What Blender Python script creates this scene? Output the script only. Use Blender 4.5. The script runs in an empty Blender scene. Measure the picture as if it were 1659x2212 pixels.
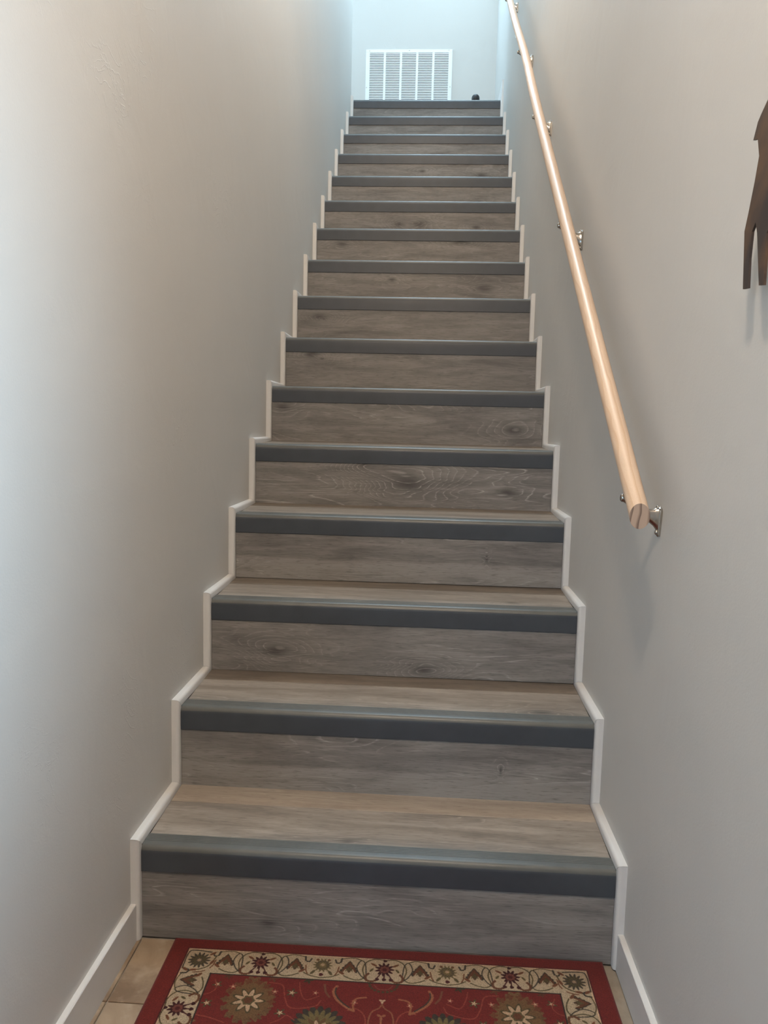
import bpy, bmesh, math, random
import numpy as np
from mathutils import Vector, Matrix
PI = math.pi
scene = bpy.context.scene
COL = scene.collection
R = random.Random(7)

# ------------------------------------------------------------------ measures
RISE1, RISE, RUN = .2016, .1940, .2529      # first rise, the other rises, tread run
HW = .4675                                   # half width of the stairs between the trims
TT = .017                                    # trim thickness on the wall
XW = HW + TT                                 # wall plane
NST = 16
def zn(n): return RISE1 + (n-1)*RISE if n > 0 else 0.0
def yn(n): return (n-1)*RUN
ZTOP = zn(16)
YB = 4.60                                    # back wall of the landing

# ------------------------------------------------------------------ camera
cam_d = bpy.data.cameras.new('camera'); cam = bpy.data.objects.new('camera', cam_d); COL.objects.link(cam)
cam.location = (.0818, -1.4445, 1.0403)
cam.rotation_euler = (1.45977652, -.0239734549, .0580984957)
cam_d.sensor_fit = 'VERTICAL'; cam_d.sensor_height = 36; cam_d.lens = 1688.1*36/2212
cam_d.clip_start = .02
scene.camera = cam

# ------------------------------------------------------------------ world, lights, exposure
w = bpy.data.worlds.new('sky'); scene.world = w; w.use_nodes = True
w.node_tree.nodes['Background'].inputs[0].default_value = (.62, .80, 1, 1)
w.node_tree.nodes['Background'].inputs[1].default_value = .25

def area(name, loc, rot, sx, sy, power, col, spread=PI):
    l = bpy.data.lights.new(name, 'AREA'); l.shape = 'RECTANGLE'; l.size = sx; l.size_y = sy
    l.energy = power; l.color = col; l.spread = spread
    o = bpy.data.objects.new(name, l); COL.objects.link(o); o.location = loc; o.rotation_euler = rot
    return o
def point(name, loc, power, col, r):
    l = bpy.data.lights.new(name, 'POINT'); l.energy = power; l.color = col; l.shadow_soft_size = r
    o = bpy.data.objects.new(name, l); COL.objects.link(o); o.location = loc
    return o
# daylight through the wide entry window behind the camera, daylight of the upper hall, warm ceiling lamp over the entry
area('entry_daylight', (-1.50, -3.38, 1.25), (PI/2, 0, 0), 1.0, 1.0, 29, (.45, .72, 1))
area('side_fill', (.555, -1.08, 1.14), (0, PI/2, 0), .66, .42, 9.3, (.50, .77, 1), 1.75)  # unseen cool fill, added to brighten the near edge of the left wall
area('hall_daylight', (-2.40, 4.20, 4.35), (0, -PI/2, 0), 1.5, .75, 42, (.56, .81, 1))
area('landing_daylight', (.12, 4.57, 4.88), (-PI/2, 0, 0), .66, .80, 54, (.56, .81, 1))
area('stair_fill', (0, 2.35, 5.53), (0, 0, 0), .6, .6, 48, (.56, .81, 1))  # unseen cool fill added for the top risers, the ceiling has no opening
point('stair_lamp', (0, 1.0, 3.5), 38, (1, .75, .53), .12)
point('entry_lamp', (0, -1.23, 2.36), 52, (1, .80, .62), .05)
scene.view_settings.view_transform = 'Standard'
scene.view_settings.look = 'None'
scene.view_settings.exposure = 0.0
scene.view_settings.gamma = 1
scene.view_settings.use_curve_mapping = False

# ------------------------------------------------------------------ material helpers
class NT:
    def __init__(s, name):
        s.m = bpy.data.materials.new(name); s.m.use_nodes = True; s.t = s.m.node_tree
        s.b = s.t.nodes['Principled BSDF']
    def n(s, typ, **kw):
        nd = s.t.nodes.new(typ)
        for k, v in kw.items():
            if k.startswith('i_'):
                key = k[2:]; key = int(key) if key.isdigit() else key.replace('_', ' ')
                s.put(nd.inputs[key], v)
            else: setattr(nd, k, v)
        return nd
    def put(s, sock, v):
        if isinstance(v, bpy.types.NodeSocket): s.t.links.new(v, sock)
        else: sock.default_value = v
    def math(s, op, a, b=None, c=None, clamp=False):
        nd = s.t.nodes.new('ShaderNodeMath'); nd.operation = op; nd.use_clamp = clamp
        s.put(nd.inputs[0], a)
        if b is not None: s.put(nd.inputs[1], b)
        if c is not None: s.put(nd.inputs[2], c)
        return nd.outputs[0]
    def mix(s, f, a, b, blend='MIX'):
        nd = s.t.nodes.new('ShaderNodeMix'); nd.data_type = 'RGBA'; nd.blend_type = blend
        s.put(nd.inputs[0], f); s.put(nd.inputs[6], a); s.put(nd.inputs[7], b)
        return nd.outputs[2]
    def mapr(s, v, a, b, c=0., d=1., interp='LINEAR'):
        nd = s.t.nodes.new('ShaderNodeMapRange'); nd.interpolation_type = interp
        for i, x in enumerate((v, a, b, c, d)): s.put(nd.inputs[i], x)
        return nd.outputs[0]
    def noise(s, vec, scale, detail=2., rough=.5, dist=0.):
        return s.n('ShaderNodeTexNoise', i_Vector=vec, i_Scale=scale, i_Detail=detail, i_Roughness=rough, i_Distortion=dist).outputs[0]
    def bump(s, h, strength, dist=.001):
        nd = s.n('ShaderNodeBump', i_Height=h, i_Strength=strength, i_Distance=dist)
        s.t.links.new(nd.outputs[0], s.b.inputs['Normal'])
    def obj(s): return s.n('ShaderNodeTexCoord').outputs['Object']
    def sep(s, v):
        nd = s.n('ShaderNodeSeparateXYZ', i_0=v); return nd.outputs
    def comb(s, x, y, z=0.):
        return s.n('ShaderNodeCombineXYZ', i_0=x, i_1=y, i_2=z).outputs[0]
def c4(c): return (c[0], c[1], c[2], 1)
def plain(name, col, rough=.5, metal=0., spec=.5, noise=None, bump=None):
    k = NT(name)
    b = k.b; b.inputs['Roughness'].default_value = rough; b.inputs['Metallic'].default_value = metal
    b.inputs['Specular IOR Level'].default_value = spec
    if noise:
        f = k.noise(k.obj(), noise[0], 4, .6)
        f = k.mapr(f, .3, .7)
        k.put(b.inputs['Base Color'], k.mix(f, c4([x*(1-noise[1]) for x in col]), c4([min(1, x*(1+noise[1])) for x in col])))
    else: b.inputs['Base Color'].default_value = c4(col)
    if bump: k.bump(k.noise(k.obj(), bump[0], 3), bump[1], bump[2])
    return k.m

def wall_paint():
    k = NT('greige_wall_paint'); o = k.obj()
    big = k.mapr(k.noise(o, 1.3, 3, .5), .3, .7)
    k.put(k.b.inputs['Base Color'], k.mix(big, (.572, .561, .536, 1), (.602, .591, .566, 1)))
    k.b.inputs['Roughness'].default_value = .55; k.b.inputs['Specular IOR Level'].default_value = .35
    # hand trowelled plaster: soft swells with a few short ridges, plus roller stipple
    sw = k.noise(o, 5, 3, .5, .8)
    rid = k.noise(o, 9, 4, .55, 2.2)
    rid = k.math('ABSOLUTE', k.math('SUBTRACT', rid, .5))
    rid = k.mapr(rid, 0., .02, 1., 0.)
    rid = k.math('MULTIPLY', rid, k.mapr(k.noise(o, 3.1, 2), .58, .70))
    st = k.noise(o, 260, 2)
    h = k.math('ADD', k.math('MULTIPLY', sw, 1.2), k.math('ADD', k.math('MULTIPLY', rid, .22), k.math('MULTIPLY', st, .10)))
    k.bump(h, .55, .003)
    return k.m

def wood(name, seed, dark, light, knots=(), band=None, across='z', lines=.55, nrings=13., warp=.6):
    """weathered limed oak: x runs along the plank; rings are level lines of a stretched noise pushed up by the knots"""
    rr = random.Random(seed)
    k = NT(name); o = k.obj(); X, Y, Z = k.sep(o)
    A = Z if across == 'z' else Y
    ox, oz = rr.uniform(0, 50), rr.uniform(0, 50)
    vec = k.comb(k.math('MULTIPLY_ADD', X, 1.0, ox), k.math('MULTIPLY_ADD', A, 7.5, oz), rr.uniform(0, 9))
    field = k.noise(vec, 1.9, 2, .45, warp)
    dots = None; near = None
    for kn in knots:
        kx, kz, r, amp = kn[:4]; asp = kn[4] if len(kn) > 4 else 2.3
        dx = k.math('MULTIPLY', k.math('SUBTRACT', X, kx), 1/(r*asp))
        dz = k.math('MULTIPLY', k.math('SUBTRACT', A, kz), 1/r)
        d2 = k.math('ADD', k.math('MULTIPLY', dx, dx), k.math('MULTIPLY', dz, dz))
        e = k.math('POWER', 2.718, k.math('MULTIPLY', d2, -.55))
        field = k.math('MULTIPLY_ADD', e, amp, field)
        core = k.math('POWER', 2.718, k.math('MULTIPLY', d2, -7.0))
        ring_zone = k.math('POWER', 2.718, k.math('MULTIPLY', d2, -.30))
        if amp > 0: near = ring_zone if near is None else k.math('MAXIMUM', near, ring_zone)
        core = k.math('MULTIPLY', core, 1.0 if amp > 0 else .35)
        dots = core if dots is None else k.math('MAXIMUM', dots, core)
    fine = k.noise(k.comb(k.math('MULTIPLY_ADD', X, 14, ox), k.math('MULTIPLY', A, 330)), 1., 3, .6)
    pores = k.noise(k.comb(k.math('MULTIPLY_ADD', X, 34, oz), k.math('MULTIPLY', A, 480)), 1., 2, .5)
    ring = k.math('FRACT', k.math('MULTIPLY_ADD', fine, .16, k.math('MULTIPLY', field, nrings)))
    line = k.math('MULTIPLY', k.mapr(ring, .78, .95), k.mapr(ring, .95, 1., 1., 0.))
    patch = k.mapr(k.noise(k.comb(k.math('MULTIPLY_ADD', X, 3.0, oz), k.math('MULTIPLY_ADD', A, 13, ox)), 1., 2, .5), .46, .66)
    if near is not None: patch = k.math('MAXIMUM', patch, k.math('MULTIPLY', near, .9), clamp=True)
    line = k.math('MULTIPLY', k.math('MULTIPLY', line, patch), k.mapr(fine, .34, .60))
    tone = k.noise(k.comb(k.math('MULTIPLY_ADD', X, 3.4, oz), k.math('MULTIPLY_ADD', A, 24, ox)), 1., 5, .62, .5)
    tone = k.mapr(tone, .30, .70)
    if band:                       # a lighter strip printed along the plank
        bz, bs = band
        tone = k.math('ADD', tone, k.mapr(A, bz-.004, bz+.004, bs, -.10), clamp=True)
    tone = k.math('ADD', tone, k.math('MULTIPLY', k.math('SUBTRACT', fine, .5), .9), clamp=True)
    col = k.mix(tone, c4(dark), c4(light))
    shade = k.mapr(ring, .0, .72, .0, .24)
    col = k.mix(k.math('MULTIPLY', shade, patch), col, c4([x*.55 for x in dark]))
    col = k.mix(k.mapr(pores, .58, .70, 0., .55), col, c4([x*.5 for x in dark]))
    if dots is not None: col = k.mix(k.math('MULTIPLY', dots, .75), col, c4([x*.32 for x in dark]))
    col = k.mix(k.math('MULTIPLY', line, lines), col, c4([min(1, x*2.0) for x in light]))
    k.put(k.b.inputs['Base Color'], col)
    k.b.inputs['Roughness'].default_value = .50; k.b.inputs['Specular IOR Level'].default_value = .35
    k.bump(k.math('ADD', k.math('MULTIPLY', pores, .5), k.math('MULTIPLY', fine, .5)), .18, .0006)
    return k.m

def pine():
    k = NT('clear_pine'); o = k.obj(); X, Y, Z = k.sep(o)
    # rings of a flat-sawn log: planes across the dowel (x), long gentle wander along y
    wob = k.noise(k.comb(X, k.math('MULTIPLY', Y, .05), Z), 60., 2)
    f = k.math('ADD', k.math('MULTIPLY', X, 72), k.math('MULTIPLY', k.noise(k.comb(k.math('MULTIPLY', X, 30), k.math('MULTIPLY', Y, 1.1), k.math('MULTIPLY', Z, 12)), 1., 2), 1.6))
    ring = k.math('FRACT', f)
    late = k.math('MULTIPLY', k.mapr(ring, .55, .86), k.mapr(ring, .86, .93, 1., 0.))
    fine = k.noise(k.comb(k.math('MULTIPLY', X, 900), k.math('MULTIPLY', Y, 18), k.math('MULTIPLY', Z, 900)), 1., 2)
    col = k.mix(k.math('MULTIPLY', late, .6), (.64, .49, .36, 1), (.50, .33, .205, 1))
    col = k.mix(k.mapr(fine, .35, .7, 0., .25), col, (.52, .31, .18, 1))
    # raw end grain of the plumb cut
    g = k.n('ShaderNodeNewGeometry'); nrm = k.sep(g.outputs['True Normal'])
    end = k.mapr(nrm[1], -.80, -.95)
    ec = k.mix(late, (.40, .30, .235, 1), (.13, .085, .065, 1))
    col = k.mix(end, col, ec)
    k.put(k.b.inputs['Base Color'], col)
    k.b.inputs['Roughness'].default_value = .38
    return k.m

def stone():
    k = NT('tan_stone_tile'); o = k.obj()
    a = k.noise(o, 9, 5, .6, .8); b = k.noise(o, 40, 3, .5)
    col = k.mix(k.mapr(a, .35, .68), (.20, .135, .085, 1), (.38, .29, .20, 1))
    col = k.mix(k.mapr(b, .55, .75, 0., .4), col, (.46, .38, .29, 1))
    k.put(k.b.inputs['Base Color'], col); k.b.inputs['Roughness'].default_value = .45
    k.bump(a, .2, .002)
    return k.m

def rust():
    k = NT('dark_rusted_metal'); o = k.obj()
    a = k.noise(o, 16, 4, .55, .6)
    col = k.mix(k.mapr(a, .40, .66), (.050, .037, .033, 1), (.125, .072, .042, 1))
    k.put(k.b.inputs['Base Color'], col)
    k.b.inputs['Roughness'].default_value = .62; k.b.inputs['Metallic'].default_value = .25
    return k.m

M_WALL = wall_paint()
M_CEIL = plain('white_ceiling_paint', (.74, .74, .72), .7)
M_TRIM = plain('white_trim_paint', (.68, .675, .665), .38, noise=(30, .02))
M_NOSE = plain('charcoal_vinyl', (.050, .058, .070), .42, spec=.5, noise=(14, .10), bump=(180, .12, .0006))
M_NOSE_TOP = plain('top_lit_ribbed_vinyl', (.094, .097, .090), .40, spec=.5, noise=(9, .16), bump=(180, .12, .0006))  # lighter copy of the vinyl, brightness of the upward faces put into the colour
M_STEEL = plain('satin_nickel', (.50, .465, .42), .22, 1.0, noise=(60, .06))
M_VENT = plain('white_enamel', (.83, .85, .86), .35, noise=(40, .01))
M_VOID = plain('dark_duct', (.016, .020, .028), .8, noise=(20, .3))
M_BLACK = plain('black_rubber', (.018, .018, .02), .5, noise=(50, .2))
M_PLY = plain('dark_substrate', (.05, .042, .035), .9, noise=(12, .2))
M_PINE = pine(); M_STONE = stone(); M_RUST = rust()

# ------------------------------------------------------------------ mesh helpers
def link(name, bm, mat, parent=None, smooth=False, loc=None):
    me = bpy.data.meshes.new(name)
    bmesh.ops.recalc_face_normals(bm, faces=bm.faces)
    bm.to_mesh(me); bm.free()
    for m in (mat if isinstance(mat, (list, tuple)) else [mat]): me.materials.append(m)
    if smooth:
        for p in me.polygons: p.use_smooth = True
    o = bpy.data.objects.new(name, me); COL.objects.link(o)
    if parent: o.parent = parent
    if loc: o.location = loc
    return o
def empty(name, loc=(0, 0, 0)):
    o = bpy.data.objects.new(name, None); COL.objects.link(o); o.location = loc; o.empty_display_size = .1; return o
def tag(o, label, cat, group=None):
    o['label'] = label; o['category'] = cat
    if group: o['group'] = group
    return o
def struct(o, label=None):
    o['kind'] = 'structure'
    if label: o['label'] = label
    return o
def add_box(bm, x0, x1, y0, y1, z0, z1, bev=0., seg=1):
    vs = [bm.verts.new(p) for p in ((x0,y0,z0),(x1,y0,z0),(x1,y1,z0),(x0,y1,z0),(x0,y0,z1),(x1,y0,z1),(x1,y1,z1),(x0,y1,z1))]
    fs = [bm.faces.new([vs[i] for i in f]) for f in ((0,3,2,1),(4,5,6,7),(0,1,5,4),(1,2,6,5),(2,3,7,6),(3,0,4,7))]
    if bev:
        es = list({e for f in fs for e in f.edges})
        bmesh.ops.bevel(bm, geom=es, offset=bev, segments=seg, affect='EDGES', profile=.5)
    return fs
def box(name, x0, x1, y0, y1, z0, z1, mat, parent=None, bev=0., seg=1):
    """box whose origin sits at its centre"""
    c = Vector(((x0+x1)/2, (y0+y1)/2, (z0+z1)/2))
    bm = bmesh.new(); add_box(bm, x0-c.x, x1-c.x, y0-c.y, y1-c.y, z0-c.z, z1-c.z, bev, seg)
    return link(name, bm, mat, parent, loc=c)
def prism_x(bm, prof, x0, x1, cap=True):
    """profile of (y,z) points extruded along x"""
    a = [bm.verts.new((x0, y, z)) for y, z in prof]; b = [bm.verts.new((x1, y, z)) for y, z in prof]
    n = len(prof)
    for i in range(n): bm.faces.new((a[i], a[(i+1) % n], b[(i+1) % n], b[i]))
    if cap: bm.faces.new(a[::-1]); bm.faces.new(b)
def loft(bm, rings, cap=True):
    vs = [[bm.verts.new(p) for p in r] for r in rings]
    for a, b in zip(vs, vs[1:]):
        n = len(a)
        for i in range(n): bm.faces.new((a[i], a[(i+1) % n], b[(i+1) % n], b[i]))
    if cap: bm.faces.new(vs[0][::-1]); bm.faces.new(vs[-1])
def disc_lathe(bm, prof, origin, axis, seg=16):
    """profile (r, h) turned about axis through origin"""
    q = Vector((0, 0, 1)).rotation_difference(Vector(axis)); o = Vector(origin)
    rings = []
    for r, h in prof:
        rings.append([o + q @ Vector((r*math.cos(t*2*PI/seg), r*math.sin(t*2*PI/seg), h)) for t in range(seg)])
    loft(bm, rings)

# ------------------------------------------------------------------ the setting
Y0 = -.78            # the stair walls end here, the entry opens out
ZC = 5.55
WT = .11
def wall(name, *b): return struct(box(name, *b, M_WALL))
def wall_with_hole(name, b, h):
    """wall slab b with one rectangular opening h (y or x range, z range) cut through its thickness"""
    x0, x1, y0, y1, z0, z1 = b; bm = bmesh.new()
    if x1-x0 < y1-y0:
        add_box(bm, x0, x1, y0, h[0], z0, z1); add_box(bm, x0, x1, h[1], y1, z0, z1); add_box(bm, x0, x1, h[0], h[1], z0, h[2]); add_box(bm, x0, x1, h[0], h[1], h[3], z1)
    else:
        add_box(bm, x0, h[0], y0, y1, z0, z1); add_box(bm, h[1], x1, y0, y1, z0, z1); add_box(bm, h[0], h[1], y0, y1, z0, h[2]); add_box(bm, h[0], h[1], y0, y1, h[3], z1)
    return struct(link(name, bm, M_WALL))
wall('wall_left', -XW-WT, -XW, Y0, 3.80, -.02, ZC)
wall('wall_right', XW, XW+WT, Y0, YB+WT, -.02, ZC)
wall_with_hole('wall_right', (XW, XW+WT, -3.5, Y0, -.02, 2.5), (-1.31, -.85, .74, 1.50))  # opening invented to hold the added side light
wall_with_hole('wall_back', (-2.5, XW, YB, YB+WT, ZTOP-.2, ZC), (-.23, .47, 4.46, 5.30))
# entry behind the camera
wall('wall_left', -2.3, -XW-WT, Y0, Y0+WT, -.02, 2.5)
wall('wall_left', -2.4, -2.3, -3.5, Y0+WT, -.02, 2.5)
wall_with_hole('wall_front', (-2.3, XW, -3.5, -3.4, -.02, 2.5), (-2.02, -.98, .73, 1.77))
struct(box('ceiling', -2.3, XW, -3.5, Y0, 2.5, 2.6, M_CEIL))
struct(box('ceiling', -XW, XW, Y0, .25, 2.5, 2.6, M_CEIL))
wall('wall_front', -XW, XW, .25, .36, 2.5, ZC)
struct(box('ceiling', -2.5, XW, .36, YB, ZC, ZC+.1, M_CEIL))
# upper hall on the left of the landing
wall('wall_left', -2.5, -XW-WT, 3.69, 3.80, ZTOP-.2, ZC)
bm = bmesh.new()
for b in ((-2.6, -2.5, 3.69, YB, ZTOP-.2, 3.55), (-2.6, -2.5, 3.69, YB, 5.15, ZC), (-2.6, -2.5, 3.69, 3.80, 3.55, 5.15)): add_box(bm, *b)
struct(link('wall_left', bm, M_WALL))

# entry floor of stone tiles, landing floor of planks
fl = struct(box('floor', -2.3, XW, -3.5, .02, -.05, -.004, plain('grey_grout', (.30, .26, .21), .9, noise=(60, .1))))
tile = None
TW, TD, TG = .3048, .1755, .0025
for i in range(-3, 3):
    for j in range(0, 9):
        x0 = -.4660 + .0 + (i+1)*TW; y1 = -.001 - j*TD
        if x0 < -.86 or x0 > .4: continue
        bm = bmesh.new(); add_box(bm, -TW/2+TG/2, TW/2-TG/2, -TD/2+TG/2, TD/2-TG/2, -.004, .004, .0012)
        if tile is None: tile = link('tile', bm, M_STONE, fl); o = tile
        else: bm.free(); o = tile.copy(); COL.objects.link(o)
        o.parent = fl; o.matrix_parent_inverse = fl.matrix_world.inverted()
        o.location = Vector((x0+TW/2, y1-TD/2, -.004)) - Vector(((XW-2.3)/2, -1.74, -.027)); o.matrix_parent_inverse = Matrix.Identity(4)
# ------------------------------------------------------------------ staircase
stairs = tag(empty('staircase', (0, 0, 0)), 'straight flight of grey oak-look steps with charcoal nosings between two walls', 'staircase')
GREY_D, GREY_L = (.142, .133, .126), (.290, .273, .258)
TRD_D, TRD_L = (.170, .145, .122), (.345, .300, .256)
riser_spec = {                                   # knots (x, z from riser centre, radius, strength), printed strip
    1: dict(knots=((-.21, -.035, .022, .10), (.02, -.02, .05, -.25))),
    2: dict(knots=((.265, -.005, .024, .10, .35), (-.42, .055, .05, -.3)), band=(-.02, .45)),
    3: dict(knots=((-.30, -.02, .034, .45), (.085, -.055, .030, .55), (-.40, -.05, .03, -.3))),
    4: dict(knots=((.255, .005, .024, .10, .35), (-.40, .05, .05, -.3), (.42, .05, .04, -.25)), band=(-.015, .40)),
    5: dict(knots=((.02, .0, .058, .85), (-.12, .06, .03, .4), (.33, -.02, .03, .25)), lines=.85),
    6: dict(knots=((-.43, .04, .03, .3), (.05, .10, .05, .6), (.37, -.02, .036, .5))),
    7: dict(knots=((-.37, .05, .03, .5), (-.33, .035, .009, .2))),
    8: dict(knots=((-.38, .03, .03, .5), (-.36, .02, .008, .2))),
    9: dict(knots=((-.10, .03, .02, .3), (.30, .0, .04, .35))),
    10: dict(knots=((.20, .06, .04, .45), (-.35, .04, .03, .3))),
    11: dict(knots=((.28, -.01, .028, .5), (-.10, .0, .03, .4), (.0, .0, .04, .4))),
    12: dict(knots=((.30, -.02, .03, .3),)),
    13: dict(knots=((.0, .02, .02, .3), (.32, .0, .04, .4))),
    14: dict(knots=((.1, .0, .04, -.2),)),
    15: dict(knots=((-.14, .0, .018, .3),)),
    16: dict(knots=((.38, -.04, .03, .4), (.2, -.02, .03, .2))),
}
NH = .0605                                       # nosing height on the riser
DROP = .0095                                     # the treads fall this much from back to front
SLOPE = DROP/RUN
def nosing_profile():
    t = .0028
    L = lambda y: -DROP + t + SLOPE*y
    p = [(.048, L(.048)-.0068), (.048, L(.048)-.0008), (.0472, L(.0472))]
    for gy in (.0425, .0375, .0325, .0275, .0225):
        p += [(gy+.0007, L(gy)), (gy+.0003, L(gy)-.0007), (gy-.0003, L(gy)-.0007), (gy-.0007, L(gy))]
    p += [(.0110, L(.011)), (.0082, L(.008)-.0005), (.0058, L(.006)-.0018), (.0038, L(.004)-.0038), (.0022, L(.002)-.0063), (.0010, L(0)-.0090), (.0003, L(0)-.0120), (0, L(0)-.0155)]
    p += [(0, -.038), (.0, -NH+.001), (.0008, -NH), (.0045, -NH), (.0045, L(.0045)-.0068)]
    return p
NP = nosing_profile()
WX = HW - .0005
for n in range(1, NST+1):
    y, z, z0 = yn(n), zn(n), zn(n-1)
    gap = {3: .0010, 4: .0013}.get(n, -.0006 if n > 1 else .0002)
    mat = wood('oak_riser_%d' % n, 40+n, GREY_D, GREY_L, **dict({'lines': .55 if n < 7 else .34}, **riser_spec[n]))
    rz0, rz1 = z0+gap, z-NH+.018
    o = box('riser', -WX, WX, y+.0032, y+.0125, rz0, rz1, mat, stairs, .0006)
    if n in (3, 4): o.rotation_euler = (0, (-.0014 if n == 3 else -.0004), 0)
    bm = bmesh.new(); prism_x(bm, NP, -WX, WX)
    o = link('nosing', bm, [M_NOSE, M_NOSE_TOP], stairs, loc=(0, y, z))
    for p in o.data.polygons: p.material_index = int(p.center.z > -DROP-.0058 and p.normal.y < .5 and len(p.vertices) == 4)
    for p in o.data.polygons:
        p.use_smooth = abs(p.normal.x) < .5 and len(p.vertices) == 4
    o.data.set_sharp_from_angle(angle=math.radians(35))
    if n < NST:
        js = .1825 if n != 2 else .1865
        rr = R.random()
        m1 = wood('oak_tread_%d' % n, 140+n, TRD_D, TRD_L, across='y',
                  knots={1: ((-.06, -.055, .02, .1), (.2, -.01, .03, -.2)), 2: ((.1, .0, .03, -.35), (.36, -.05, .03, .3)), 3: ((.31, -.03, .02, .25),)}.get(n, ()), lines=.35)
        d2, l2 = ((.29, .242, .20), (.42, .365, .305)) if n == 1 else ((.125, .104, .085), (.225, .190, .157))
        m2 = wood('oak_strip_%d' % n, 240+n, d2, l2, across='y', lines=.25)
        for ya, yb, mm in ((.0484, js-.0006, m1), (js+.0006, RUN+.0080, m2)):
            ym = (ya+yb)/2
            o = box('tread_plank', -WX, WX, y+ya, y+yb, z-.008, z, mm, stairs, .0008)
            o.location.z += SLOPE*ym-DROP; o.rotation_euler = (math.atan(SLOPE), 0, 0)
# plywood carcass behind the boards: one closed saw-tooth
prof = [(.014, 0.0)]
for n in range(1, NST+1):
    prof.append((yn(n)+.014, zn(n)-.0095-DROP))
    if n < NST: prof.append((yn(n+1)+.014, zn(n)-.0092))
prof += [(yn(NST)+.06, zn(NST)-.0095-DROP), (yn(NST)+.06, zn(NST)-.30), (.30, 0.0)]
bm = bmesh.new(); prism_x(bm, prof, -XW+.002, XW-.002)
link('carcass', bm, M_PLY, stairs)
# landing planks
lf = struct(box('floor', -2.5, XW, yn(16)+.061, YB, ZTOP-.2, ZTOP-.0190, M_PLY))
c = lf.location.copy()
yy = yn(16)+.0486
for j in range(6):
    y1 = min(yy+.1495, YB-.002)
    if y1-yy < .02: break
    o = box('plank', -2.49 if yy > 3.81 else -XW, XW-.002, yy, y1-.0008, ZTOP-.0088-(DROP if j == 0 else 0), ZTOP-(DROP*.8 if j == 0 else 0), wood('oak_landing_%d' % j, 340+j, TRD_D, TRD_L, across='y'), None, .0005)
    o.parent = lf; o.location = o.location - c
    yy += .1495

# ------------------------------------------------------------------ white stepped trim on both walls
D = .0125
def trim_side(name, s):
    root = struct(empty(name, (0, 0, 0)))
    sec = [(0., D), (TT-.0075, D)]               # (distance from wall, stand-off) front edge rounded towards the steps
    for k in range(1, 5):
        a = k*(PI/2)/4
        sec.append((TT-.0075+.0075*math.sin(a), D-.0075+.0075*math.cos(a)))
    sec += [(TT, -.006), (0., -.006)]
    def seg(fa, fb):
        bm = bmesh.new()
        ra = []; rb = []
        for t, d in sec:
            x = s*(XW - t)
            ra.append((x,)+fa(d)); rb.append((x,)+fb(d))
        loft(bm, [ra, rb])
        o = link('trim_piece', bm, M_TRIM, root)
        for p in o.data.polygons: p.use_smooth = len(p.vertices) == 4
        o.data.set_sharp_from_angle(angle=math.radians(35))
    for n in range(1, NST+1):
        y, z, z0 = yn(n), zn(n), zn(n-1)
        g = .0004
        def bot(d, y=y, z0=z0, n=n): return (y-d, z0+(d if n > 1 else 0)+g)
        def top(d, y=y, z=z): return (y-d, z+d-g)
        seg(bot, top)
        if n < NST:
            def a(d, y=y, z=z): return (y-d+g, z+d)
            def b(d, y=y, z=z): return (y+RUN-d-g, z+d)
            seg(a, b)
    return root
trim_side('trim_1', -1); trim_side('trim_2', 1)

# baseboards of the entry and the landing
def baseboard(name, s, y0, y1, z, h):
    bm = bmesh.new(); t = .011
    pr = [(0, 0), (t, 0), (t, h-.0015), (t-.0015, h), (0, h)]
    rings = [[(s*(XW-a), y, z+b) for a, b in pr] for y in (y0, y1)]
    loft(bm, rings)
    return struct(link(name, bm, M_TRIM))
baseboard('baseboard_left', -1, Y0, -D+.0002, 0, .079)
baseboard('baseboard_right', 1, Y0, -D+.0002, 0, .075)
baseboard('baseboard_right', 1, yn(16)+.004, YB, ZTOP, .116)
struct(box('baseboard_back', -2.49, XW-.012, YB-.011, YB, ZTOP, ZTOP+.116, M_TRIM, None, .001))

# ------------------------------------------------------------------ handrail with its brackets
SL = RISE/RUN
def rail_z(y): return .908 + SL*(y+.211)
RX, RR = .4135, .0160
rail = tag(empty('handrail', (RX, -.211, .908)), 'round natural pine handrail on satin nickel brackets along the right wall', 'handrail')
def rail_x(y):
    t = max(0, 1-abs(y-1.88)/.5); return RX + .0055*t*t*(3-2*t)
def rail_piece(ya, yb):
    """dowel cut plumb at both ends: ring points slide along the slope onto the cut plane"""
    bm = bmesh.new(); rings = []
    k = max(2, int((yb-ya)/.18)); a = math.atan(SL); ca = math.cos(a)
    for i in range(k+1):
        y = ya + (yb-ya)*i/k
        rings.append([(rail_x(y)-RX+RR*math.cos(t), y+.211, rail_z(y)-.908+RR/ca*math.sin(t)) for t in [2*PI*j/28 for j in range(28)]])
    loft(bm, rings)
    o = link('rail_section', bm, M_PINE, rail)
    for p in o.data.polygons: p.use_smooth = len(p.vertices) == 4
    o.data.set_sharp_from_angle(angle=math.radians(50))
rail_piece(-.211, 1.7180); rail_piece(1.7186, 3.42)

def bracket_arm():
    bm = bmesh.new(); rings = []
    # (out from wall, top, bottom, half width): a fin that flares into the wall plate
    for o_, t, b, hw in ((.002, .0085, -.040, .0085), (.006, .0060, -.036, .0070), (.012, .0020, -.028, .0068), (.021, .0020, -.0205, .0068),
                         (.032, .0055, -.0105, .0066), (.045, .0150, -.0010, .0062), (.058, .0260, .0080, .0062), (.0650, .0268, .0125, .0058), (.0682, .0266, .0128, .0056), (.0702, .0245, .0150, .0036)):
        c, h = (t+b)/2, (t-b)/2
        rings.append([(-o_, hw*math.cos(q), c+h*math.sin(q)) for q in [2*PI*j/14 for j in range(14)]])
    loft(bm, rings)
    # elbow knob and post up to the saddle
    disc_lathe(bm, [(.0040, -.006), (.0058, .004), (.0055, .055), (.0075, .064), (.0075, .071)], (-.0565, 0, .0190), (-.10, 0, 1), 16)
    return bm
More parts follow.
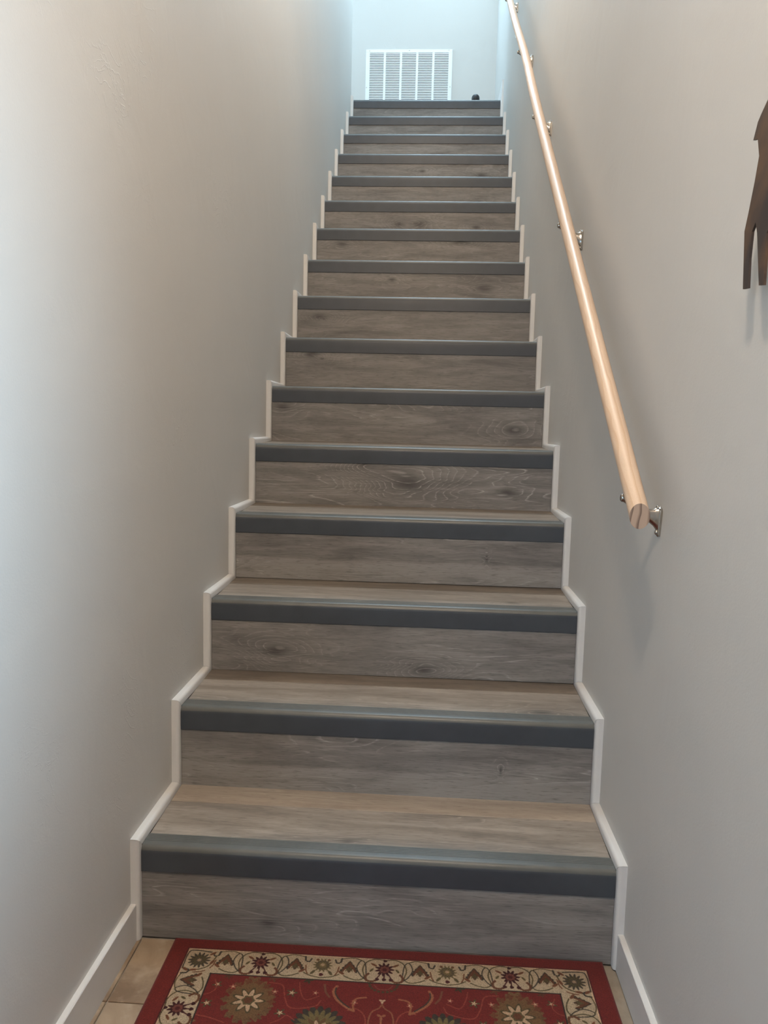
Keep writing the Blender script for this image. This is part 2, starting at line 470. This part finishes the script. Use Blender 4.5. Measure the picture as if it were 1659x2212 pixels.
first = None
HUBS = (-.079, .794, 1.515, 2.203, 3.029)
for y in HUBS:
    if first is None:
        br = link('bracket', bracket_arm(), M_STEEL, rail, smooth=True)
        br.data.set_sharp_from_angle(angle=math.radians(50))
        kids = []
        bm = bmesh.new()
        pr = []
        for k in range(9):                        # wall plate outline in (y, z): wide round head, narrow tail
            a = PI*k/8; pr.append((.0115*math.cos(a), -.002+.0080*math.sin(a)))
        for k in range(9):
            a = PI + PI*k/8; pr.append((.0058*math.cos(a), -.0405+.0060*math.sin(a)))
        loft(bm, [[(0, a, b) for a, b in pr], [(-.0035, a, b) for a, b in pr], [(-.005, a*.86, b*.97) for a, b in pr]])
        kids.append(link('wall_plate', bm, M_STEEL, br))
        for sy, sz in ((-.0, -.0385), (.0, .0040)):
            bm = bmesh.new(); disc_lathe(bm, [(.0046, .0), (.0046, .0015), (.0034, .0032), (.001, .0038)], (-.005, sy, sz), (-1, 0, 0), 12)
            kids.append(link('screw', bm, M_STEEL, br, smooth=True))
        bm = bmesh.new()                          # saddle strap lying along the underside of the rail
        Ls, a = .032, math.atan(SL)
        rings = []
        for q in (-1, 1):
            ring = []
            for t in range(9):
                th = PI*(1.32+.36*t/8); ring.append((RR+.0002, th))
            pts = [(-.071+r*math.cos(th), q*Ls*math.cos(a), .104+q*Ls*math.sin(a)+r/math.cos(a)*math.sin(th)) for r, th in ring]
            pts += [(-.071+(r+.003)*math.cos(th), q*Ls*math.cos(a), .104+q*Ls*math.sin(a)+(r+.003)/math.cos(a)*math.sin(th)) for r, th in ring[::-1]]
            rings.append(pts)
        loft(bm, rings); kids.append(link('saddle', bm, M_STEEL, br))
        first = br; cur = br
    else:
        cur = first.copy(); COL.objects.link(cur); cur.parent = rail
        for k_ in kids:
            c_ = k_.copy(); COL.objects.link(c_); c_.parent = cur
    cur.location = (XW-RX, y+.211, rail_z(y)-.104-.908)

# ------------------------------------------------------------------ return air grille on the landing wall
vent = tag(empty('air_vent', (-.150, YB, 3.533)), 'white louvered return air grille on the wall above the top step', 'vent')
vx, vz = -.150, 3.533
X0, X1, ZT, ZB_ = -.4655, .1655, 3.7665, 3.300
CX0, PITCH_X, CWID = -.4375, .1184, .1026
LZ0, LP, NL = 3.7435, .01187, 35
bm = bmesh.new()
def vb(x0, x1, y0, y1, z0, z1, b=0.): add_box(bm, x0-vx, x1-vx, y0, y1, z0-vz, z1-vz, b)
vb(X0, X1, -.008, -.0002, LZ0, ZT, .001); vb(X0, X1, -.008, -.0002, ZB_, LZ0-NL*LP, .001)
vb(X0, CX0, -.008, -.0002, LZ0-NL*LP, LZ0); vb(CX0+4*PITCH_X+CWID, X1, -.008, -.0002, LZ0-NL*LP, LZ0)
for k in range(4): vb(CX0+k*PITCH_X+CWID, CX0+(k+1)*PITCH_X, -.008, -.0002, LZ0-NL*LP, LZ0)
link('frame', bm, M_VENT, vent)
bm = bmesh.new(); vb(CX0-.002, CX0+4*PITCH_X+CWID+.002, -.0015, -.0003, LZ0-NL*LP, LZ0)
link('backing', bm, M_VOID, vent)
lou = None
for k in range(5):
    for j in range(NL):
        if lou is None:
            bm = bmesh.new(); hw = CWID/2+.0003
            prism_x(bm, [(-.0078, -.0022), (-.0078, .0008), (-.0060, .0034), (-.0035, .0060), (-.0018, .0086), (-.0016, .0074), (-.0045, .0034), (-.0070, -.0026)], -hw, hw)
            lou = link('louver', bm, M_VENT, vent); o = lou
        else: o = lou.copy(); COL.objects.link(o)
        o.location = (CX0+k*PITCH_X+CWID/2-vx, 0, LZ0-(j+1)*LP+.0022-vz)
sc = None
for x, z in ((-.438, 3.7565), (-.149, 3.759), (.139, 3.7605), (-.4585, 3.503), (.155, 3.508)):
    if sc is None:
        bm = bmesh.new(); disc_lathe(bm, [(.0036, 0), (.0036, .0008), (.0022, .0018), (.0005, .002)], (0, 0, 0), (0, -1, 0), 10)
        sc = link('screw', bm, M_STEEL, vent, smooth=True); o = sc
    else: o = sc.copy(); COL.objects.link(o)
    o.location = (x-vx, -.008, z-vz)

# ------------------------------------------------------------------ black domed stop on the landing
st = tag(empty('door_stop', (.314, 3.90, ZTOP)), 'small black dome-topped stop standing on the landing floor above the top step', 'door stop')
bm = bmesh.new(); disc_lathe(bm, [(.030, 0), (.030, .004), (.0245, .006), (.0240, .012)], (0, 0, 0), (0, 0, 1), 24); link('base', bm, M_BLACK, st, smooth=False)
bm = bmesh.new(); disc_lathe(bm, [(.0255, .012)]+[(.0255*math.cos(a), .0420+.0255*math.sin(a)) for a in [PI/2*k/8 for k in range(8)]]+[(.001, .0675)], (0, 0, 0), (0, 0, 1), 24); link('dome', bm, M_BLACK, st, smooth=True)

# ------------------------------------------------------------------ metal wall ornament, its far half lies outside the frame
orn = tag(empty('wall_ornament', (.462, -.55, 1.32)), 'dark brown cut metal ornament with long thin legs on the right wall', 'wall art')
half = [(-.4675,1.4229),(-.4532,1.4144),(-.4453,1.4088),(-.4352,1.3916),(-.4488,1.3886),(-.4567,1.3666),(-.4491,1.3402),(-.4368,1.3072),(-.4283,1.2870),(-.4366,1.2164),(-.4520,1.2150),(-.4494,1.2512),(-.4520,1.2814),(-.4608,1.2899),(-.4676,1.2762),(-.4840,1.2127),(-.4976,1.2107),(-.4972,1.2397),(-.4955,1.2695),(-.51,1.283)]
out = [(-.50, 1.437), (-.482, 1.431)] + half
yc = -.55
out = out + [(2*yc-y, z) for y, z in out[::-1]]
bm = bmesh.new(); th = .0030
loops = []
for x in (-th/2, th/2): loops.append([bm.verts.new((x, y-yc, z-1.32)) for y, z in out])
n = len(out)
for i in range(n): bm.faces.new((loops[0][i], loops[0][(i+1) % n], loops[1][(i+1) % n], loops[1][i]))
from mathutils.geometry import tessellate_polygon
for L in loops:
    for t in tessellate_polygon([[Vector((y, z, 0)) for y, z in out]]): bm.faces.new([L[i] for i in t])
link('plate', bm, M_RUST, orn)
for yy_ in (-.515, -.585):
    bm = bmesh.new(); disc_lathe(bm, [(.004, 0), (.004, XW-.462-.0015), ], (.0015, yy_-yc, .06), (1, 0, 0), 10); link('spacer', bm, M_RUST, orn)

# ------------------------------------------------------------------ rug
RW, RL, RT = .846, 1.382, .010
def rug_image():
    s = .0006
    W, H = int(RW/s), int(RL/s)
    u = (np.arange(W)+.5)*s - RW/2; v = (np.arange(H)+.5)*s         # v: distance from the end at the steps
    RED = np.array((.370, .108, .086)); DRED = np.array((.235, .075, .068)); CREAM = np.array((.60, .525, .425)); OLIVE = np.array((.30, .255, .15))
    BROWN = np.array((.37, .215, .125)); GOLD = np.array((.56, .40, .24)); DARK = np.array((.145, .125, .10)); PINK = np.array((.52, .27, .21)); PALE = np.array((.70, .57, .45))
    img = np.empty((H, W, 3)); img[:] = RED
    rng = np.random.default_rng(3)
    BT, BS, BE = .030, .036, .097                                    # end red, side red, inner edge of the cream band
    vv = np.minimum(v, RL-v)[:, None]+0*u[None]; au = (RW/2-np.abs(u))[None]+0*v[:, None]
    band = (vv > BT) & (au > BS) & ((vv < BE) | (au < BE))
    img[band] = CREAM
    edge = ((np.abs(vv-(BE+.001)) < .0012) & (au > BE-.001)) | ((np.abs(au-(BE+.001)) < .0012) & (vv > BE-.001))
    img[edge] = DARK
    edge = ((np.abs(vv-(BT+.0005)) < .0010) & (au > BS)) | ((np.abs(au-(BS+.0005)) < .0010) & (vv > BT))
    img[edge] = DRED
    inner = ((np.abs(vv-(BT+.0030)) < .0011) & (au > BS+.002)) | ((np.abs(au-(BS+.0030)) < .0011) & (vv > BT+.002))
    img[inner] = PALE
    def win(cu, cv, r):
        i0, i1 = max(0, int((cu-r+RW/2)/s)), min(W, int((cu+r+RW/2)/s)+2); j0, j1 = max(0, int((cv-r)/s)), min(H, int((cv+r)/s)+2)
        if i1 <= i0 or j1 <= j0: return None
        U, V = np.meshgrid(u[i0:i1]-cu, v[j0:j1]-cv); return img[j0:j1, i0:i1], U, V
    def both(f):                                                      # mirror left and right
        f(1); f(-1)
    def flower(cu, cv, r, n, col, amp=.25, rot=0., sx=1., sy=1., a=1.):
        q = win(cu, cv, r*1.5*max(sx, sy))
        if q is None: return
        P, U, V = q; rad = np.hypot(U/sx, V/sy); th = np.arctan2(V/sy, U/sx)
        m = rad < r*(1-amp+amp*np.cos(n*(th-rot)))
        P[m] = P[m]*(1-a)+col*a
    def ell(cu, cv, a, b, ang, col):
        q = win(cu, cv, max(a, b)*1.1)
        if q is None: return
        P, U, V = q; c, d = math.cos(ang), math.sin(ang)
        P[((U*c+V*d)/a)**2+((-U*d+V*c)/b)**2 < 1] = col
    def curve(pts, wd, col):
        # Catmull-Rom through pts, stamped as small discs
        pts = [np.array(p, float) for p in pts]; P = [2*pts[0]-pts[1]]+pts+[2*pts[-1]-pts[-2]]
        for i in range(1, len(P)-2):
            L = np.linalg.norm(P[i+1]-P[i]); k = max(2, int(L/(wd*.5)))
            for t in np.linspace(0, 1, k):
                p = .5*((2*P[i])+(-P[i-1]+P[i+1])*t+(2*P[i-1]-5*P[i]+4*P[i+1]-P[i+2])*t*t+(-P[i-1]+3*P[i]-3*P[i+1]+P[i+2])*t**3)
                q = win(p[0], p[1], wd)
                if q is None: continue
                A, U, V = q; A[U*U+V*V < (wd/2)**2] = col
    def bell(cu, cv, size, ang, col, frac=1.):
        """lily seen from the side: pointed tip along ang, serrated skirt below"""
        q = win(cu, cv, size*1.3)
        if q is None: return
        P, U, V = q; c, d = math.cos(ang), math.sin(ang)
        p = (U*c+V*d)/size; t = np.abs(-U*d+V*c)/size
        w = np.where(p > .35, .42*(1-p)/.65, .42+.50*((.35-p)/.9)**.8)*(1+.10*np.cos(p*17))
        P[(p < 1) & (p > -.45-.25*np.cos(t*9)) & (t < w*frac)] = col
    # --- border strip: elements in strip coordinates (along a, across c 0..1 from the outer edge)
    def border(T, length, n):
        """T maps (a, c) to (u, v); a runs from the middle of the side; corner flowers sit length apart"""
        per = length/n; g = per/.251
        def fl(a, c, r, n, col, amp=.25, rot=0.): x = T(a, c); flower(x[0], x[1], r, n, col, amp, rot)
        def cv(pts, wd, col): curve([T(*p) for p in pts], wd, col)
        for k in range(-n//2, n//2+2):
            A = k*per
            if abs(A) > length/2-.02: continue
            for sg in (1, -1):
                def q(a, c): return (A+sg*a*g, c)
                corner = abs(A+sg*.12*g) > length/2-.02
                cv([q(.004, .06), q(.022, .05), q(.038, .20), q(.044, .48), q(.040, .80), q(.050, .93), q(.066, .90), q(.080, .80)], .0024, OLIVE*.9)
                cv([q(.038, .88), q(.048, .72), q(.056, .45), q(.052, .20), q(.046, .14), q(.040, .26), q(.037, .55), q(.036, .86)], .0022, DARK*1.35)
                cv([q(.046, .14), q(.062, .05), q(.080, .08), q(.090, .14)], .0020, OLIVE*.9)
                cv([q(.014, .86), q(.022, .95), q(.034, .92), q(.037, .76), q(.032, .66)], .0052, BROWN*.9)
                x = T(*q(.071, .46)); tip = T(*q(.071, .10)); d = np.array(tip)-np.array(x); ang = math.atan2(d[1], d[0])
                bell(x[0], x[1], .0195, ang, DARK*1.35); bell(x[0], x[1], .0170, ang, BROWN*.92, .9); bell(x[0]-.004*math.cos(ang), x[1]-.004*math.sin(ang), .0095, ang, OLIVE*.95, .8)
                x = T(*q(.022, .28)); ell(x[0], x[1], .007, .0024, ang+1.0*sg, BROWN)
                x = T(*q(.026, .50)); ell(x[0], x[1], .0055, .0022, ang-.6*sg, OLIVE)
                cv([q(.088, .10), q(.090, .26), q(.097, .30), q(.101, .18)], .0036, DARK*1.4)
                cv([q(.092, .46), q(.094, .66), q(.098, .80)], .0024, BROWN)
                x = T(*q(.086, .68)); ell(x[0], x[1], .007, .0030, ang+.9*sg, BROWN)
                if corner: continue
                cv([q(.090, .75), q(.104, .86), q(.1255, .93)], .0022, OLIVE*.9)
                x = T(*q(.108, .72)); ell(x[0], x[1], .007, .0028, ang+.6*sg, OLIVE)
                x = T(*q(.114, .20)); ell(x[0], x[1], .003, .003, 0, BROWN)
            # red rosette with three drops
            fl(A, .45, .0185, 11, DRED*.80, .20); fl(A, .46, .0105, 8, PINK*.72, .10); fl(A, .46, .0050, 6, DRED*1.1, .1)
            for da in (-.013, 0, .013):
                cv([(A+da*.5, .62), (A+da, .80)], .0024, DRED*.9); fl(A+da, .86, .0042, 3, DRED*.85, .1)
            fl(A, .10, .0040, 3, DRED*.8, .1)
        for k in range(-n//2, n//2+1):                                # green rosette half a period on
            A = (k+.5)*per
            if abs(A) > length/2-.02: continue
            fl(A, .42, .0190, 14, OLIVE*1.15, .22); fl(A, .42, .0140, 14, DARK*1.7, .22, .2); fl(A, .42, .0105, 12, OLIVE*1.3, .2); fl(A, .40, .0048, 7, PALE*.85, .2); fl(A, .80, .0044, 3, DRED, .1)
    LU, LV, BW = RW-BS-BE, RL-BT-BE, BE-BT
    border(lambda a, c: (a, BT+c*BW), LU, 3)
    border(lambda a, c: (a, RL-BT-c*BW), LU, 3)
    for sgn in (-1, 1):
        border(lambda a, c, sgn=sgn: (sgn*(RW/2-BS-c*(BE-BS)), RL/2+a), LV, 5)
        for vm in (1, -1):
            x = (sgn*LU/2, RL/2-vm*LV/2); h = vm
            flower(x[0], x[1], .022, 14, DARK*1.5, .2); flower(x[0], x[1], .0165, 13, OLIVE*.95, .22); flower(x[0], x[1], .0085, 9, DARK*1.8, .2); flower(x[0], x[1], .0050, 7, PALE*.75, .2)
            curve([(x[0]+sgn*.026, x[1]+h*.024), (x[0]+sgn*.026, x[1]-h*.018), (x[0]+sgn*.016, x[1]-h*.027), (x[0]-sgn*.018, x[1]-h*.024)], .0026, DARK*1.5)
            curve([(x[0]-sgn*.030, x[1]-h*.012), (x[0]-sgn*.024, x[1]+h*.010), (x[0]-sgn*.012, x[1]+h*.022), (x[0]+sgn*.010, x[1]+h*.030)], .0026, OLIVE*.9)
            for e1, e2, an in ((-.022, -.020, .7), (.020, .026, -.6), (-.026, .004, 1.2), (.004, .027, .1)): ell(x[0]+sgn*e1, x[1]+h*e2, .007, .0028, an*sgn*h, BROWN)
    outside = (vv < BE+.0022) | (au < BE+.0022); keep = img[outside].copy()
    # --- red field: palmettes, rosettes, vines
    TAN = np.array((.50, .30, .20)); VINE = np.array((.47, .205, .15))
    def field(v0, sv):
        def F(p): return (p[0], v0+sv*p[1])
        for sg in (1, -1):
            def c(pts, wd, col): curve([F((sg*a, b)) for a, b in pts], wd, col)
            def f(a, b, r, n, col, amp=.25, rot=0., sx=1., sy=1.): x = F((sg*a, b)); flower(x[0], x[1], r, n, col, amp, rot*sv, sx, sy)
            def e(a, b, ra, rb, ang, col): x = F((sg*a, b)); ell(x[0], x[1], ra, rb, sg*sv*ang, col)
            # big gold rosette
            f(.240, .160, .050, 15, GOLD*.66, .13, .2, .98, 1.15); f(.240, .108, .013, 3, GOLD*.66, .35, PI/2)
            for th in np.linspace(0, 2*PI, 14, endpoint=False): f(.240+.042*math.cos(th), .160+.048*math.sin(th), .0085, 4, GOLD*.60 if th < PI else BROWN*.95, .25, th)
            f(.240, .160, .032, 9, OLIVE*.85, .20); f(.240, .160, .0275, 9, PALE*.88, .26); f(.240, .160, .0125, 6, OLIVE, .1); f(.240, .160, .0085, 6, BROWN*.9, .1)
            for th in np.linspace(PI*.98, PI*2.02, 11):             # fan of feathered petals, cream heart
                e(.108+.030*math.cos(th), .212+.030*math.sin(th), .019, .0070, th, DARK*1.35)
            for th in np.linspace(PI*1.02, PI*1.98, 10):
                e(.108+.026*math.cos(th), .212+.026*math.sin(th), .014, .0042, th, OLIVE*1.2)
            f(.108, .216, .028, 11, GOLD*.6, .2); f(.108, .218, .021, 7, PALE*.82, .28); f(.108, .220, .0085, 5, BROWN*.9, .2)
            f(.335, .215, .016, 6, GOLD*.7, .3); f(.345, .165, .010, 5, OLIVE, .4)
            # small blossoms
            for a, b, r in ((.345, .118, .0065), (.305, .125, .010), (.275, .128, .007), (.196, .135, .0065), (.165, .135, .011), (.122, .132, .006), (.312, .172, .011), (.178, .185, .011), (.05, .15, .007), (.215, .235, .010), (.29, .23, .010)):
                f(a, b, r, 5, PINK if r < .008 else OLIVE*.9, .35, a*30); f(a, b, r*.5, 5, PALE*.95, .3, a*30)
            # vines
            c([(.36, .13), (.345, .150), (.318, .150), (.305, .135), (.312, .112)], .0022, VINE)
            c([(.21, .112), (.185, .118), (.175, .150), (.160, .172), (.120, .165), (.110, .150)], .0024, VINE)
            c([(.155, .108), (.150, .130), (.138, .150), (.115, .140)], .0022, VINE)
            c([(.36, .20), (.34, .19), (.325, .20), (.30, .205), (.27, .215)], .0024, VINE)
            c([(.19, .21), (.175, .20), (.165, .19), (.15, .20)], .0022, VINE)
            c([(.06, .17), (.045, .165), (.030, .180), (.028, .205), (.045, .225), (.07, .225)], .0028, VINE)
            c([(0, .150), (.005, .160), (.018, .172), (.022, .20), (.016, .235), (.0, .25)], .0030, TAN*.9)
            # long curled leaf beside the middle
            c([(.085, .112), (.090, .125), (.082, .145), (.062, .163), (.050, .170)], .0060, TAN); c([(.086, .116), (.086, .130), (.076, .147), (.058, .163)], .0026, DARK*1.4)
            c([(.050, .168), (.052, .150), (.046, .140), (.030, .136)], .0040, TAN); c([(.108, .110), (.104, .128), (.096, .140)], .0045, TAN*.75)
            # half flower on the band and small sprigs along the edge
            for k in range(6):
                a = .5*PI*k/5; f(.026*math.cos(a), .100+.020*math.sin(a), .0032, 3, OLIVE*.8, .1)
            c([(.0, .114), (.010, .112), (.017, .103)], .0022, PINK*.8)
            f(.205, .100, .011, 5, BROWN*.9, .3); f(.29, .101, .009, 5, BROWN*.8, .3); f(.140, .100, .010, 5, OLIVE*.7, .3)
        x = F((0, .143)); flower(x[0], x[1], .0065, 3, PALE*.9, .3, PI/2); x = F((0, .18)); flower(x[0], x[1], .009, 3, TAN, .4, PI/2); curve([F((0, .18)), F((0, .22))], .004, TAN)
    field(0, 1); field(RL, -1); field(.20, 1); field(RL-.20, -1); field(.40, 1); field(RL-.40, -1)
    img[outside] = keep                                               # the field motifs stop at the border
    # woven grain
    k = rng.normal(0, 1, (H//2+1, W//2+1)); k = np.repeat(np.repeat(k, 2, 0), 2, 1)[:H, :W]
    # pile is not printed sharp: blur by a yarn or so
    for ax in (0, 1): img = (np.roll(img, 1, ax)+2*img+np.roll(img, -1, ax))/4
    lum = img.mean(2, keepdims=True); img = lum+(img-lum)*.94
    img *= (1+.08*k)[..., None]
    return np.clip(img, 0, 1)
def rug_material():
    a = rug_image(); H, W, _ = a.shape
    im = bpy.data.images.new('woven_rug_pattern', W, H, alpha=False)
    px = np.ones((H, W, 4), np.float32); px[..., :3] = a[::-1]       # row 0 of the image is the far end of the rug
    im.pixels.foreach_set(px.ravel()); im.update(); im.pack()
    k = NT('woven_rug')
    t = k.n('ShaderNodeTexImage', image=im, extension='EXTEND', interpolation='Linear')
    k.put(t.inputs[0], k.n('ShaderNodeUVMap').outputs[0])
    k.put(k.b.inputs['Base Color'], t.outputs[0])
    k.b.inputs['Roughness'].default_value = .95; k.b.inputs['Specular IOR Level'].default_value = .1
    k.b.inputs['Sheen Weight'].default_value = .15
    k.bump(k.noise(k.obj(), 900, 2), .35, .001)
    return k.m
rug = tag(empty('rug', (.027, -.0030, 0)), 'red floral area rug with cream border lying at the foot of the stairs', 'rug')
rug.rotation_euler = (0, 0, math.radians(.35))
bm = bmesh.new(); uvl = bm.loops.layers.uv.new('UVMap')
prof_r = [(0, 0), (-.0012, .0035), (0, .0070), (.0025, .0092), (.006, RT)]
rings = []
for ins, z in prof_r: rings.append([(-RW/2+ins, -ins, z), (RW/2-ins, -ins, z), (RW/2-ins, -RL+ins, z), (-RW/2+ins, -RL+ins, z)])
loft(bm, rings)
for f in bm.faces:
    for lp in f.loops: lp[uvl].uv = ((lp.vert.co.x+RW/2)/RW, 1+lp.vert.co.y/RL)
link('pile', bm, rug_material(), rug)
